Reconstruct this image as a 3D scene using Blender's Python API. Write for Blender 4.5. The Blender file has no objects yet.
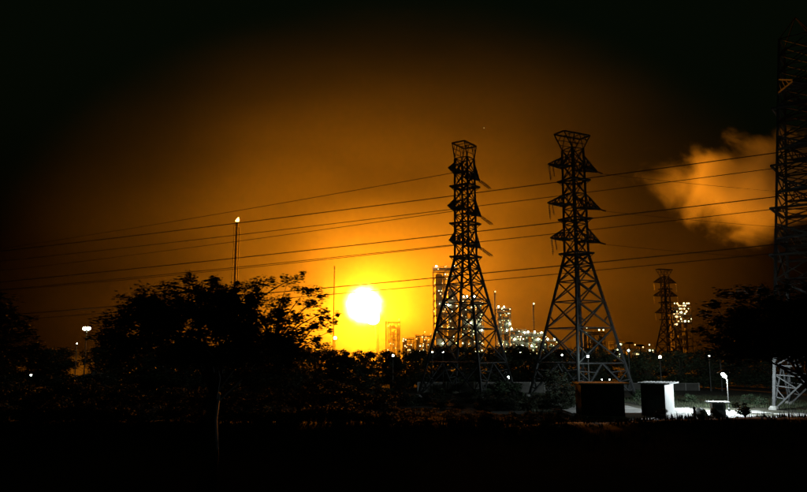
import bpy, bmesh, math, random
from math import sin, cos, pi, radians, sqrt, atan2
from mathutils import Vector, Matrix, noise

sc = bpy.context.scene
# ------------------------------------------------------------------ camera
F_PX, PITCH, EYE = 699.0, math.atan(104 / 699.0), 9.0
cam_d = bpy.data.cameras.new('camera')
cam = bpy.data.objects.new('camera', cam_d)
sc.collection.objects.link(cam)
cam.location = (0, 0, EYE)
cam.rotation_euler = (pi / 2 + PITCH, 0, 0)
cam_d.sensor_width = 36.0
cam_d.lens = 36.0 * F_PX / 807.0
cam_d.clip_start, cam_d.clip_end = 0.1, 9000
sc.camera = cam
# ------------------------------------------------------------------ night sky
w = bpy.data.worlds.new('World'); sc.world = w; w.use_nodes = True
nt = w.node_tree
sky = nt.nodes.new('ShaderNodeTexSky')
sky.sky_type = 'NISHITA'; sky.sun_disc = False
sky.sun_elevation = radians(-3.7); sky.sun_rotation = radians(180)
sky.air_density = 1.0; sky.dust_density = 3.0
bg = nt.nodes['Background']
tint = nt.nodes.new('ShaderNodeMix'); tint.data_type = 'RGBA'; tint.blend_type = 'MULTIPLY'
tint.inputs['Factor'].default_value = 1.0
tint.inputs[7].default_value = (0.55, 1.0, 0.28, 1)      # the night air's greenish cast
nt.links.new(sky.outputs[0], tint.inputs[6])
nt.links.new(tint.outputs[2], bg.inputs['Color'])
bg.inputs['Strength'].default_value = 0.12
# ------------------------------------------------------------------ exposure and render settings
sc.view_settings.view_transform = 'Standard'
sc.view_settings.look = 'None'
sc.view_settings.exposure = 0.0
sc.view_settings.gamma = 1.0
cy = sc.cycles
cy.use_denoising = True
cy.max_bounces = 5; cy.diffuse_bounces = 1; cy.glossy_bounces = 1
cy.volume_bounces = 3; cy.transparent_max_bounces = 8
cy.sample_clamp_indirect = 3.0
cy.use_light_tree = True
cy.volume_step_rate = 1.0; cy.volume_max_steps = 128
FLAME = 1500.0       # radiance of the gas flame (red)
SMOKE = 0.00084     # extinction per metre in the heart of the smoke pall

rnd = random.Random(7)
COL = sc.collection


def at(px, py, Y):
    """world point seen at photo pixel (px, py) at depth Y"""
    u, v = (px - 403.5) / F_PX, (246 - py) / F_PX
    d = Vector((u, cos(PITCH) - v * sin(PITCH), sin(PITCH) + v * cos(PITCH)))
    return Vector((0, 0, EYE)) + d * (Y / d.y)


# ------------------------------------------------------------------ materials
MATS = {}


def mat(name, col, rough=0.7, metal=0.0, var=0.25, scale=2.0, bump=0.15, spec=0.5, world=False):
    if name in MATS:
        return MATS[name]
    m = bpy.data.materials.new(name); m.use_nodes = True
    t = m.node_tree; b = t.nodes['Principled BSDF']
    tc = t.nodes.new('ShaderNodeTexCoord')
    n1 = t.nodes.new('ShaderNodeTexNoise'); n1.inputs['Scale'].default_value = scale
    n1.inputs['Detail'].default_value = 6; n1.inputs['Roughness'].default_value = 0.65
    if world:
        tc = t.nodes.new('ShaderNodeNewGeometry')
    t.links.new(tc.outputs['Position' if world else 'Object'], n1.inputs['Vector'])
    b.inputs['Specular IOR Level'].default_value = spec
    r = t.nodes.new('ShaderNodeValToRGB')
    r.color_ramp.elements[0].position = 0.3; r.color_ramp.elements[1].position = 0.7
    r.color_ramp.elements[0].color = tuple(c * (1 - var) for c in col) + (1,)
    r.color_ramp.elements[1].color = tuple(min(1, c * (1 + var)) for c in col) + (1,)
    t.links.new(n1.outputs['Fac'], r.inputs['Fac'])
    t.links.new(r.outputs['Color'], b.inputs['Base Color'])
    b.inputs['Roughness'].default_value = rough
    b.inputs['Metallic'].default_value = metal
    if bump:
        bp = t.nodes.new('ShaderNodeBump'); bp.inputs['Strength'].default_value = bump
        bp.inputs['Distance'].default_value = 0.05
        t.links.new(n1.outputs['Fac'], bp.inputs['Height'])
        t.links.new(bp.outputs['Normal'], b.inputs['Normal'])
    MATS[name] = m
    return m


def emit(name, col, strength, sample=True):
    if name in MATS:
        return MATS[name]
    m = bpy.data.materials.new(name); m.use_nodes = True
    t = m.node_tree; t.nodes.remove(t.nodes['Principled BSDF'])
    e = t.nodes.new('ShaderNodeEmission')
    e.inputs['Color'].default_value = tuple(col) + (1,)
    e.inputs['Strength'].default_value = strength
    t.links.new(e.outputs[0], t.nodes['Material Output'].inputs['Surface'])
    m.cycles.emission_sampling = 'FRONT' if sample else 'NONE'
    MATS[name] = m
    return m


STEEL = STEEL_D = mat('weathered_steel', (0.045, 0.047, 0.048), 0.85, 0.0, 0.3, 1.5, 0.1, 0.12)
STEEL_G = mat('galvanised_steel', (0.085, 0.088, 0.09), 0.8, 0.0, 0.3, 1.5, 0.1, 0.15)
PORC = mat('brown_porcelain', (0.09, 0.06, 0.05), 0.3, 0, 0.2, 4)
WIRE = mat('aluminium_cable', (0.02, 0.02, 0.02), 0.9, 0.0, 0.1, 1, 0, 0.1)
PLANT = mat('weathered_plant_steel', (0.13, 0.13, 0.12), 0.7, 0.0, 0.3, 0.4)
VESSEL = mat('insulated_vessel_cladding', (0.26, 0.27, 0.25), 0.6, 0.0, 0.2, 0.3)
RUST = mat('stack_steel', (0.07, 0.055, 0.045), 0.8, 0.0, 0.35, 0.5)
CONC = mat('weathered_concrete', (0.34, 0.34, 0.32), 0.85, 0, 0.25, 0.8, 0.4)
PAD = mat('concrete_yard', (0.42, 0.42, 0.40), 0.9, 0, 0.5, 0.45, 0.5, 0.3, True)
WALLP = mat('rendered_wall', (0.10, 0.10, 0.09), 0.85, 0, 0.3, 0.7, 0.3)
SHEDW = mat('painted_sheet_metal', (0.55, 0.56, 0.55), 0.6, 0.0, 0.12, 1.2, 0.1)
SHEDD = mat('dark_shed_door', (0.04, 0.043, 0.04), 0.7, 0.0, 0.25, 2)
SHED_UNLIT = mat('unlit_dark_sheet_metal', (0.03, 0.042, 0.034), 0.85, 0.0, 0.2, 1.2, 0.1, 0.1)  # darkness of the unlit hut walls put into the colour
ROOF = mat('galvanised_roof_sheet', (0.36, 0.37, 0.37), 0.8, 0.0, 0.3, 0.9, 0.15, 0.15)
SOIL = mat('dark_grassy_soil', (0.022, 0.024, 0.014), 0.95, 0, 0.45, 0.25, 0.6)
GRASS = mat('dry_grass', (0.05, 0.065, 0.03), 0.8, 0, 0.3, 0.5, 0)
LEAF = mat('dark_foliage', (0.030, 0.045, 0.018), 0.75, 0, 0.4, 0.6, 0)
LEAF2 = mat('shrub_foliage', (0.045, 0.075, 0.035), 0.7, 0, 0.4, 0.8, 0)
BARK = mat('tree_bark', (0.06, 0.048, 0.036), 0.9, 0, 0.35, 3, 0.5)
TARP = mat('pale_tarpaulin', (0.72, 0.73, 0.72), 0.6, 0, 0.08, 1.0, 0.4)
GLASS = mat('dark_window_glass', (0.02, 0.025, 0.03), 0.08, 0, 0.1, 1, 0)
POLE = mat('painted_pole', (0.10, 0.105, 0.10), 0.7, 0.0, 0.15, 2, 0)
FIRE = emit('gas_flame', (1.0, 0.275, 0.005), FLAME)
FIRE_S = emit('small_gas_flame', (1.0, 0.42, 0.12), 9, False)
L_WARM = emit('sodium_lamp', (1.0, 0.62, 0.25), 3.5, False)
L_PLANT = emit('plant_lamp', (0.97, 1.0, 0.55), 5.0, False)
L_PLANT_D = emit('plant_bulkhead_lamp', (0.88, 0.95, 0.42), 1.8, False)
L_PLANT_S = emit('plant_floodlamp', (0.92, 1.0, 0.62), 120, True)
L_WHITE = emit('white_yard_lamp', (0.88, 1.0, 0.92), 22, True)
L_DIM = emit('distant_lamp', (0.95, 1.0, 0.9), 2.0, False)
L_MAST = emit('mast_lamp', (0.92, 1.0, 0.82), 70, True)
L_FLOOD = emit('flood_lamp', (0.86, 0.97, 1.0), 3600, True)


# ------------------------------------------------------------------ mesh helpers
class MB:
    def __init__(s):
        s.v, s.f, s.sm = [], [], []

    def bar(s, a, b, wd, hd=None):
        a, b = Vector(a), Vector(b); hd = hd or wd
        d = b - a
        if d.length < 1e-6:
            return s
        d.normalize()
        up = Vector((0, 0, 1)) if abs(d.z) < 0.95 else Vector((1, 0, 0))
        x = d.cross(up).normalized(); y = x.cross(d)
        i = len(s.v)
        for p in (a, b):
            for sx, sy in ((-1, -1), (1, -1), (1, 1), (-1, 1)):
                s.v.append(p + x * (sx * wd / 2) + y * (sy * hd / 2))
        s.f += [(i, i + 1, i + 2, i + 3)[::-1], (i + 4, i + 5, i + 6, i + 7)]
        for k in range(4):
            n = (k + 1) % 4
            s.f.append((i + k, i + n, i + 4 + n, i + 4 + k))
        return s

    def box(s, lo, hi):
        i = len(s.v)
        for z in (lo[2], hi[2]):
            for x, y in ((lo[0], lo[1]), (hi[0], lo[1]), (hi[0], hi[1]), (lo[0], hi[1])):
                s.v.append(Vector((x, y, z)))
        s.f += [(i + 3, i + 2, i + 1, i), (i + 4, i + 5, i + 6, i + 7)]
        for k in range(4):
            n = (k + 1) % 4
            s.f.append((i + k, i + n, i + 4 + n, i + 4 + k))
        return s

    def lathe(s, prof, c=(0, 0, 0), n=12, axis=None):
        """prof: list of (radius, height)"""
        c = Vector(c); i0 = len(s.v)
        M = Matrix.Identity(3)
        if axis is not None:
            M = Vector((0, 0, 1)).rotation_difference(Vector(axis).normalized()).to_matrix()
        for r, z in prof:
            for k in range(n):
                a = 2 * pi * k / n
                s.v.append(c + M @ Vector((r * cos(a), r * sin(a), z)))
        for j in range(len(prof) - 1):
            for k in range(n):
                k2 = (k + 1) % n
                s.f.append((i0 + j * n + k, i0 + j * n + k2, i0 + (j + 1) * n + k2, i0 + (j + 1) * n + k))
        s.f.append(tuple(i0 + k for k in range(n))[::-1])
        s.f.append(tuple(i0 + (len(prof) - 1) * n + k for k in range(n)))
        return s

    def tube(s, pts, rs, n=6):
        pts = [Vector(p) for p in pts]; i0 = len(s.v)
        for j, p in enumerate(pts):
            d = (pts[min(j + 1, len(pts) - 1)] - pts[max(j - 1, 0)]).normalized()
            up = Vector((0, 0, 1)) if abs(d.z) < 0.9 else Vector((1, 0, 0))
            x = d.cross(up).normalized(); y = x.cross(d)
            r = rs[j] if isinstance(rs, (list, tuple)) else rs
            for k in range(n):
                a = 2 * pi * k / n
                s.v.append(p + x * (r * cos(a)) + y * (r * sin(a)))
        for j in range(len(pts) - 1):
            for k in range(n):
                k2 = (k + 1) % n
                s.f.append((i0 + j * n + k, i0 + j * n + k2, i0 + (j + 1) * n + k2, i0 + (j + 1) * n + k))
        s.f.append(tuple(i0 + k for k in range(n))[::-1])
        s.f.append(tuple(i0 + (len(pts) - 1) * n + k for k in range(n)))
        return s

    def mesh(s, name, m, smooth=False):
        me = bpy.data.meshes.new(name)
        me.from_pydata([tuple(v) for v in s.v], [], s.f)
        me.materials.append(m)
        if smooth:
            me.polygons.foreach_set('use_smooth', [True] * len(me.polygons))
        me.update()
        return me

    def build(s, name, m, parent=None, smooth=False):
        return link(name, s.mesh(name, m, smooth), parent)


def link(name, me, parent=None, loc=None):
    o = bpy.data.objects.new(name, me)
    COL.objects.link(o)
    if parent is not None:
        o.parent = parent
    if loc is not None:
        o.location = loc
    return o


def tag(o, label=None, cat=None, group=None, kind=None):
    if label: o['label'] = label
    if cat: o['category'] = cat
    if group: o['group'] = group
    if kind: o['kind'] = kind
    return o


def empty(name, loc, rz=0.0):
    o = bpy.data.objects.new(name, None)
    COL.objects.link(o)
    o.location = loc; o.rotation_euler.z = rz
    o.empty_display_size = 0.5
    return o


def copy_tree(o, parent=None):
    c = o.copy(); COL.objects.link(c); c.parent = parent
    for ch in list(o.children):
        copy_tree(ch, c)
    return c


_bulb = {}


def bulb(r, m):
    key = (round(r, 2), m.name)
    if key not in _bulb:
        b = MB()
        b.lathe([(r * sin(pi * max(k, .08) / 4), -r * cos(pi * max(k, .08) / 4)) for k in (0, 1, 2, 3, 3.92)], n=7)
        _bulb[key] = b.mesh('lamp', m, True)
    return _bulb[key]


# ------------------------------------------------------------------ ground
def ground_h(x, y):
    # field is flat; a grassy bank rises between the viewpoint and the yard
    n = noise.noise(Vector((x * 0.05, y * 0.05, 3.1)))
    h = 0.0
    if y < 78:
        if y > 58:
            t = (78 - y) / 20.0; h = 3.2 * (t * t * (3 - 2 * t))
        else:
            h = 3.2 - (58 - y) * 0.115
        h += (n * 0.5 + noise.noise(Vector((x * .25, y * .25, 8))) * 0.2) * min(1, (78 - y) / 14)
        h = max(h, -0.4)
    return h


def make_ground():
    xs = sorted(set([-6000, -3000, -1500, -700, 700, 1500, 3000, 6000] + [-345 + k * 15 for k in range(47)] + [-60 + k * 1.5 for k in range(81)]))
    ys = sorted(set([-45 + k * 5 for k in range(8)] + [-5 + k * 1.6 for k in range(60)] + [-300, -120] + [95 + k * 12 for k in range(65)] + [1100, 1600, 2600, 4500, 8000]))
    v = [(x, y, ground_h(x, y)) for y in ys for x in xs]
    nx = len(xs); f = []
    for j in range(len(ys) - 1):
        for i in range(nx - 1):
            a = j * nx + i
            f.append((a, a + 1, a + nx + 1, a + nx))
    me = bpy.data.meshes.new('ground'); me.from_pydata(v, [], f); me.materials.append(SOIL)
    me.polygons.foreach_set('use_smooth', [True] * len(f))
    return tag(link('ground', me), kind='structure')


make_ground()

# floodlit concrete yard: slabs laid with open joints
yard = MB()
yard.box((24, 92.5, -0.3), (57, 112, 0.02)).box((24, 112, -0.3), (38, 124, 0.02))
yard_o = yard.build('yard_pavement', mat('trodden_earth', (0.10, 0.10, 0.075), 0.95, 0, 0.6, 0.6, 0.6, 0.2, True))
tag(yard_o, kind='structure')
slab_spots = [(i, j) for i in range(8) for j in range(4)] + [(i, j) for i in range(3) for j in (4, 5)]
slab_me = MB().box((-2.02, -2.35, 0), (2.02, 2.35, 0.07)).mesh('slab', PAD)
for _i in (0,):
    for i, j in slab_spots:
        if (i, j) in ((7, 0), (7, 2), (6, 3), (5, 3), (3, 3), (7, 3), (0, 0), (0, 1), (6, 1)):
            continue
        s_ = link('slab', slab_me, yard_o, (26.1 + i * 4.1, 95.0 + j * 4.8, 0.021 + rnd.uniform(0, .02)))
        s_.rotation_euler.z = rnd.uniform(-.006, .006)


def grass_patch(name, n, area, hgt, m=GRASS, wd=0.05):
    b = MB()
    for _ in range(n):
        x, y = area()
        z = ground_h(x, y)
        cl_ = noise.noise(Vector((x * .22, y * .22, 1.5))) + .5 * noise.noise(Vector((x * .9, y * .9, 4)))
        if cl_ < -.15 and rnd.random() < .75:
            continue
        a = rnd.uniform(0, 2 * pi); h = hgt * rnd.uniform(.3, 1.0) * max(.35, .9 + cl_ * 1.3); lean = rnd.uniform(-.35, .35) * h
        dx, dy = cos(a) * wd, sin(a) * wd
        i = len(b.v)
        b.v += [Vector((x - dx, y - dy, z - .03)), Vector((x + dx, y + dy, z - .03)),
                Vector((x + dy / wd * lean, y - dx / wd * lean, z + h))]
        b.f.append((i, i + 1, i + 2))
    return tag(b.build(name, m), kind='stuff')


def near_crest():
    return rnd.uniform(-48, 52), rnd.gauss(58, 4)


def round_yard():
    while True:
        x, y = rnd.uniform(18, 72), rnd.uniform(92, 140)
        if not (23 < x < 58 and y < 112.5) and not (23 < x < 39 and y < 125):
            return x, y


o = grass_patch('bank_grass', 16000, near_crest, 0.5, mat('unlit_dark_grass', (0.016, 0.019, 0.010), 0.9, 0, 0.3, 0.5, 0, 0.1))  # bank grass coloured darker so the flare does not show on it
tag(o, 'rough grass covering the dark bank before the yard', 'grass')
o = grass_patch('field_grass', 26000, round_yard, 0.55, GRASS, 0.04)
tag(o, 'floodlit grass growing round the concrete yard', 'grass')


# ------------------------------------------------------------------ lattice pylons
def insulator(b0, b1, parent, r=0.14, name='insulator_string'):
    b0, b1 = Vector(b0), Vector(b1)
    L = (b1 - b0).length
    prof = [(0.035, 0)]
    n = 8
    for k in range(n):
        z = L * (0.08 + 0.84 * k / n)
        prof += [(0.04, z), (r, z + L * .02), (r * .85, z + L * .05), (0.04, z + L * .06)]
    prof.append((0.035, L))
    return MB().lathe(prof, b0, 8, b1 - b0).build(name, PORC, parent)


def pylon(loc, yaw, label, H=51.5, base=7.0, waist=1.6, zw=27.3, top=1.45, strings='hang', arms=None,
          leg_w=0.40, br_w=0.2, tilt=1, head=True, hw=3.35, steel=None, group='lattice transmission pylons', twin=False):
    root = empty('transmission_pylon', loc, yaw)
    STEEL = steel or STEEL_D
    tag(root, label, 'pylon', group)
    arms = arms or [(44.7, 6.1), (37.0, 6.5), (30.2, 6.1)]
    zt = H - 3.0 if head else H

    def half(z):
        if z <= zw:
            return base + (waist - base) * z / zw
        return waist + (top - waist) * (z - zw) / (zt - zw)

    def corner(k, z):
        h = half(z)
        sx, sy = ((-1, -1), (1, -1), (1, 1), (-1, 1))[k % 4]
        return Vector((sx * h, sy * h, z))

    # legs with concrete footings
    for k in range(4):
        b = MB().bar(corner(k, 0.15), corner(k, zw), leg_w).bar(corner(k, zw), corner(k, zt), leg_w * .8)
        lg = b.build('leg', STEEL, root)
        c = corner(k, 0)
        MB().lathe([(.75, -.2), (.75, .25), (.5, .55), (.45, .6)], c, 10).build('footing', CONC, lg)
    # panels of the lower, splayed part
    levels = [0.0]
    z = 6.6
    while z < zw - 1.5:
        levels.append(z)
        z += max(2.6, half(z) * 1.15)
    levels.append(zw)
    for j in range(len(levels) - 1):
        z0, z1 = levels[j], levels[j + 1]
        for k in range(4):
            a0, b0, a1, b1 = corner(k, z0), corner(k + 1, z0), corner(k, z1), corner(k + 1, z1)
            b = MB()
            if j == 0:      # open foot panel: a knee brace from each footing to the middle of the strut
                mid = (a1 + b1) / 2
                b.bar(a0, mid, br_w * 1.1).bar(b0, mid, br_w * 1.1)
                for A0, A1 in ((a0, a1), (b0, b1)):
                    for t0, t1 in ((.25, .3), (.5, .55), (.75, .8)):
                        b.bar(A0.lerp(A1, t1), A0.lerp(mid, t0), br_w * .75)
                    for t0, t1 in ((.25, .55), (.5, .8)):
                        b.bar(A0.lerp(A1, t1), A0.lerp(mid, t0), br_w * .7)
            else:
                b.bar(a0, b1, br_w).bar(b0, a1, br_w)
                if z1 - z0 > 4:
                    m_ = (a0 + b0 + a1 + b1) / 4
                    b.bar(a0.lerp(a1, .5), a0.lerp(b1, .25), br_w * .7).bar(b0.lerp(b1, .5), b0.lerp(a1, .25), br_w * .7)
                    b.bar(a0.lerp(a1, .5), b1.lerp(a0, .75).lerp(a1, .0), br_w * .6)
            b.build('brace', STEEL, root)
            MB().bar(a1, b1, br_w).build('strut', STEEL, root)
    # straight shaft
    nsh = max(5, int((zt - zw) / 2.7))
    for j in range(nsh):
        z0, z1 = zw + (zt - zw) * j / nsh, zw + (zt - zw) * (j + 1) / nsh
        for k in range(4):
            a0, b0, a1, b1 = corner(k, z0), corner(k + 1, z0), corner(k, z1), corner(k + 1, z1)
            MB().bar(a0, b1, br_w * .8).bar(b0, a1, br_w * .8).bar(a1, b1, br_w * .8).build('brace', STEEL, root)
    # gallery frames round the shaft
    for zg in [a[0] - 2.6 for a in arms]:
        b = MB(); h = half(zg) + 0.75
        P = [Vector((sx * h, sy * h, zg)) for sx, sy in ((-1, -1), (1, -1), (1, 1), (-1, 1))]
        for k in range(4):
            b.bar(P[k], P[(k + 1) % 4], .28, .3)
            b.bar(P[k], corner(k, zg - .9), .12)
            b.bar(corner(k, zg), corner(k + 2, zg), .14)
        b.build('gallery_frame', STEEL, root)
    # cross arms
    for za, La in arms:
        for s in (-1, 1):
            b = MB()
            h = half(za); hu = half(za + 2.4)
            tip = Vector((s * La, 0, za))
            lo = [Vector((s * h, q * h, za)) for q in (-1, 1)]
            up = [Vector((s * hu, q * hu, za + 2.4)) for q in (-1, 1)]
            for q in range(2):
                b.bar(lo[q], tip, .28).bar(up[q], tip + Vector((0, 0, .16)), .24)
                for t in (.25, .5, .75):
                    b.bar(lo[q].lerp(tip, t), up[q].lerp(tip, t), .14)
                    b.bar(lo[q].lerp(tip, t), up[q].lerp(tip, t - .25), .14)
            for t in (0, .2, .4, .6, .8):
                b.bar(lo[0].lerp(tip, t), lo[1].lerp(tip, t), .14)
                b.bar(lo[0].lerp(tip, t), lo[1].lerp(tip, t + .2), .14)
            b.bar(tip + Vector((-s * .5, 0, 0)), tip + Vector((s * .25, 0, .05)), .3, .26)
            arm = b.build('cross_arm', STEEL, root)
            if strings == 'hang' or (strings == 'both' and s < 0):
                insulator(tip, tip + Vector((.25, 0, -3.4)), arm, .24)
                if twin or strings == 'both':
                    insulator(tip + Vector((-s * .9, 0, -.1)), tip + Vector((-s * 1.5, .3, -2.2)), arm, .2)
            if strings == 'tilt' and s == tilt:
                # dead-end strings dropping outwards from the arm tip
                dv = Vector((s * 2.4, -1.6 * s, -1.75))
                insulator(tip + Vector((0, .25, 0)), tip + dv + Vector((0, .25, 0)), arm, .24)
                insulator(tip + Vector((0, -.25, 0)), tip + dv + Vector((0, -.25, 0)), arm, .24)
            if strings == 'tilt' and s != tilt:
                insulator(tip, tip + Vector((-.2, 1.3 * s, -1.1)), arm, .2)
            if strings == 'both' and s > 0:
                insulator(tip, tip + Vector((1.6, -.3, -.35)), arm, .19)
    # flared head with earth-wire horns
    if head:
        b = MB(); ht = half(zt)
        T = [Vector((sx * hw, sy * ht, H)) for sx, sy in ((-1, -1), (1, -1), (1, 1), (-1, 1))]
        for k in range(4):
            b.bar(corner(k, zt), T[k], .17).bar(T[k], T[(k + 1) % 4], .26)
        for q in (0, 1):
            s0, s1 = (0, 1) if q == 0 else (3, 2)
            for t in (.33, .66):
                b.bar(corner(s0, zt).lerp(T[s0], t), corner(s1, zt).lerp(T[s1], t), .1)
            b.bar(corner(s0, zt), T[s0].lerp(T[s1], .4), .12).bar(corner(s1, zt), T[s1].lerp(T[s0], .4), .12)
            b.bar(corner(s0, zt).lerp(T[s0], .5), T[s0].lerp(T[s1], .25), .1)
            b.bar(corner(s1, zt).lerp(T[s1], .5), T[s1].lerp(T[s0], .25), .1)
        for t in (0, .33, .66, 1):
            b.bar(T[0].lerp(T[1], t), T[3].lerp(T[2], t), .12)
        b.build('earth_wire_head', STEEL, root)
    else:
        b = MB()
        for k in range(4):
            b.bar(corner(k, zt), (0, 0, zt + 4), .15)
        b.build('peak', STEEL, root)
    # climbing ladder on one leg, anti-climb guard, number plate
    b = MB()
    for zz in range(8, int(zw)):
        c = corner(1, zz); b.bar(c, c + Vector((.35, -.35, 0)), .04)
    b.build('step_bolts', STEEL, root)
    return root


def tip_world(root_loc, yaw, s, La, z, drop=0.0, off=(0, 0)):
    x, y = s * La + off[0], off[1]
    return Vector((root_loc.x + x * cos(yaw) - y * sin(yaw), root_loc.y + x * sin(yaw) + y * cos(yaw), z - drop))


G1 = at(467, 350, 140); P1 = Vector((G1.x, 140, 0)); Y1 = radians(55)
G2 = at(580, 350, 135); P2 = Vector((G2.x, 135, 0)); Y2 = radians(28)
G4 = at(668.5, 350, 288); P4 = Vector((G4.x, 288, 0)); Y4 = radians(20)
P3 = Vector((65.5, 110, 0)); Y3 = radians(52)
pylon(P1, Y1, 'dark lattice pylon whose arms end in tilted insulators, before the scaffolded refinery tower', strings='tilt', H=51.0, tilt=1, hw=2.5)
pylon(P2, Y2, 'dark lattice pylon with wide flat head and hanging insulators beside the two huts', strings='both', H=51.5)
pylon(P4, Y4, 'small distant lattice pylon in front of the dark lamp-topped block', H=42.0, base=5.2, waist=1.35, zw=20.5, top=1.1,
      arms=[(36.5, 5.6), (31.0, 6.0), (24.0, 5.6)], strings='hang', leg_w=.34, br_w=.2)
ARM3 = [(40.9, 6.8), (33.9, 6.8), (26.4, 6.8)]
pylon(P3, Y3, 'huge lattice pylon with its foot lit white by the floodlight', H=60, base=6.5, waist=4.6, zw=28, top=2.3, steel=STEEL_G,
      arms=[(50.5, 7.5)] + ARM3, strings='none', leg_w=.42, br_w=.2, head=False)


def wire(pts, r, label, group):
    return tag(MB().tube(pts, r, 5).build('power_line', WIRE), label, 'power line', group)


# six conductors from the huge pylon, falling away to the left
ld = Vector((-0.95, 0.31, 0)).normalized()
names3 = ['topmost', 'middle', 'lowest']
for li, (za, La) in enumerate(ARM3):
    for s, who in ((-1, 'near'), (1, 'far')):
        p0 = tip_world(P3, Y3, s, 5.4 if s < 0 else 5.2, za)
        pts = []
        for k in range(53):
            q = k * 5.0
            pts.append(p0 + ld * q + Vector((0, 0, -.9 - .067 * q + 6.7e-5 * q * q)))
        wire(pts, .08 if s < 0 else .065, ('thicker' if s < 0 else 'thinner') + ' of the ' + names3[li] + ' pair of power lines strung from the huge pylon', 'conductors of the huge pylon')
        # conductors carry on past the pylon
        pts = [p0 - ld * (k * 5.0) + Vector((0, 0, -.9 - .02 * k)) for k in range(12)]
        wire(pts, .05, ('thicker' if s < 0 else 'thinner') + ' of the ' + names3[li] + ' power lines running on beyond the huge pylon', 'conductors beyond the huge pylon')
l1 = Vector((-0.82, 0.57, 0))
for li, za in enumerate((44.7, 37.0, 30.2)):
    p0 = tip_world(P1, Y1, -1, 6.2, za, 1.1, (0, -1.3))
    q = [k * 6.0 for k in range(40)]
    wire([p0 + l1 * t + Vector((0, 0, -.012 * t + 6e-5 * t * t)) for t in q], .06,
         names3[li] + ' thin power line leaving the tilted-insulator pylon towards the twin-pipe stack', 'conductors of the tilted-insulator pylon')
l2 = Vector((0.985, 0.17, 0))
for li, (za, La) in enumerate(((44.7, 6.1), (37.0, 6.5), (30.2, 6.1))):
    p0 = tip_world(P2, Y2, 1, La + 1.6, za, .35, (0, -.3))
    q = [k * 5.0 for k in range(22)]
    wire([p0 + l2 * t + Vector((0, 0, -.07 * t + 4.5e-4 * t * t)) for t in q], .035,
         names3[li] + ' slack power line leaving the flat-headed pylon towards the huge one', 'conductors of the flat-headed pylon')


# ------------------------------------------------------------------ flare stack and its flame
DF = 700.0


def guyed_pipe(px, y_top, D, r, label, name='flare_stack', cat='stack', light=None, flame=0, riser=False, group=None):
    top = at(px, y_top, D)
    root = empty(name, (top.x, D, 0)); tag(root, label, cat, group)
    H = top.z
    MB().lathe([(r * 1.6, 0), (r * 1.5, 1.2), (r, 1.3), (r, H - 3), (r * 1.25, H - 2.9), (r * 1.25, H)], n=12).build('pipe', RUST, root, False)
    if riser:
        b = MB()
        for k, sx in enumerate((-1, 1)):
            b.lathe([(r * .4, 0), (r * .4, H - 4)], (sx * r * 2.1, .4, 0), 8)
        for zz in range(6, int(H) - 4, 6):
            b.bar((-r * 2.1, .4, zz), (r * 2.1, .4, zz), .25)
            b.bar((-r * 2.1, .4, zz), (r * 2.1, .4, zz + 6 if zz + 6 < H - 4 else zz), .15)
        b.build('riser_frame', PLANT, root)
    b = MB()
    for zz in [H * .45, H * .7, H - 4]:
        b.lathe([(r * 1.05, zz), (r * 2.4, zz), (r * 2.4, zz + .2), (r * 1.05, zz + .2)], n=12)
    b.build('platform', PLANT, root)
    if flame:
        fb = MB(); n = 10
        prof = [(.5, 0), (.95, .3), (1.0, .7), (.75, 1.3), (.4, 1.9), (.06, 2.5)]
        fb.lathe([(a * flame, H + .05 + z * flame) for a, z in prof], n=n)
        for i_, v in enumerate(fb.v):
            v.x += .35 * (v.z - H) * .8 + .25 * flame * noise.noise(v * .9)
        fb.build('flame', FIRE_S, root, True)
    if light:
        link('lamp', bulb(.6, light), root, (r * .5, -r - .9, H - .6))
    return root


tipF = at(377, 324, DF)
flare = empty('flare_stack', (tipF.x, DF, 0))
tag(flare, 'flare stack topped by the huge white-hot gas flame', 'flare stack')
HF = tipF.z
MB().lathe([(2.6, 0), (2.6, 2), (1.9, 2.2), (1.9, HF - 4), (2.5, HF - 3.5), (2.5, HF)], n=14).build('pipe', RUST, flare)
b = MB()
for zz in range(4, int(HF) - 6, 7):
    b.lathe([(1.55, zz), (2.5, zz), (2.5, zz + .2), (1.55, zz + .2)], n=12)
b.build('platform', PLANT, flare)
b = MB()
for k in range(3):
    a = 2 * pi * k / 3 + .4
    b.bar((1.6 * cos(a), 1.6 * sin(a), HF - 8), (14 * cos(a), 14 * sin(a), 0.1), .12)
b.build('guy_wires', STEEL, flare)
# the flame: a fat billow leaning off the tip
cF = at(364, 305, DF); off = cF - Vector((tipF.x, DF, 0))
fl = MB()
rows, cols = 30, 44
Rf = 14.0
cen = Vector((off.x, 0, off.z))
tail = (Vector((0, 0, HF + .3)) - cen); tl_ = tail.length; tail.normalize()
for j in range(rows + 1):
    th = pi * min(max(j / rows, .004), .996)
    for k in range(cols):
        a = 2 * pi * k / cols
        d = Vector((sin(th) * cos(a), sin(th) * sin(a), -cos(th)))
        cs_ = max(0.0, d.dot(tail))
        r = Rf * (1 + .08 * noise.noise(d * 1.5 + Vector((5, 1, 2))) + .02 * noise.noise(d * 4.5))
        r = r * (1 - cs_ ** 9) + tl_ * cs_ ** 9 if cs_ > 0 else r
        r *= 1 + .10 * max(0.0, d.z) ** 2
        fl.v.append(cen + d * r)
for j in range(rows):
    for k in range(cols):
        k2 = (k + 1) % cols
        fl.f.append((j * cols + k, j * cols + k2, (j + 1) * cols + k2, (j + 1) * cols + k))
fl.f.append(tuple(range(cols))[::-1]); fl.f.append(tuple(rows * cols + k for k in range(cols)))
fo = fl.build('flame', FIRE, flare, True)
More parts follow.
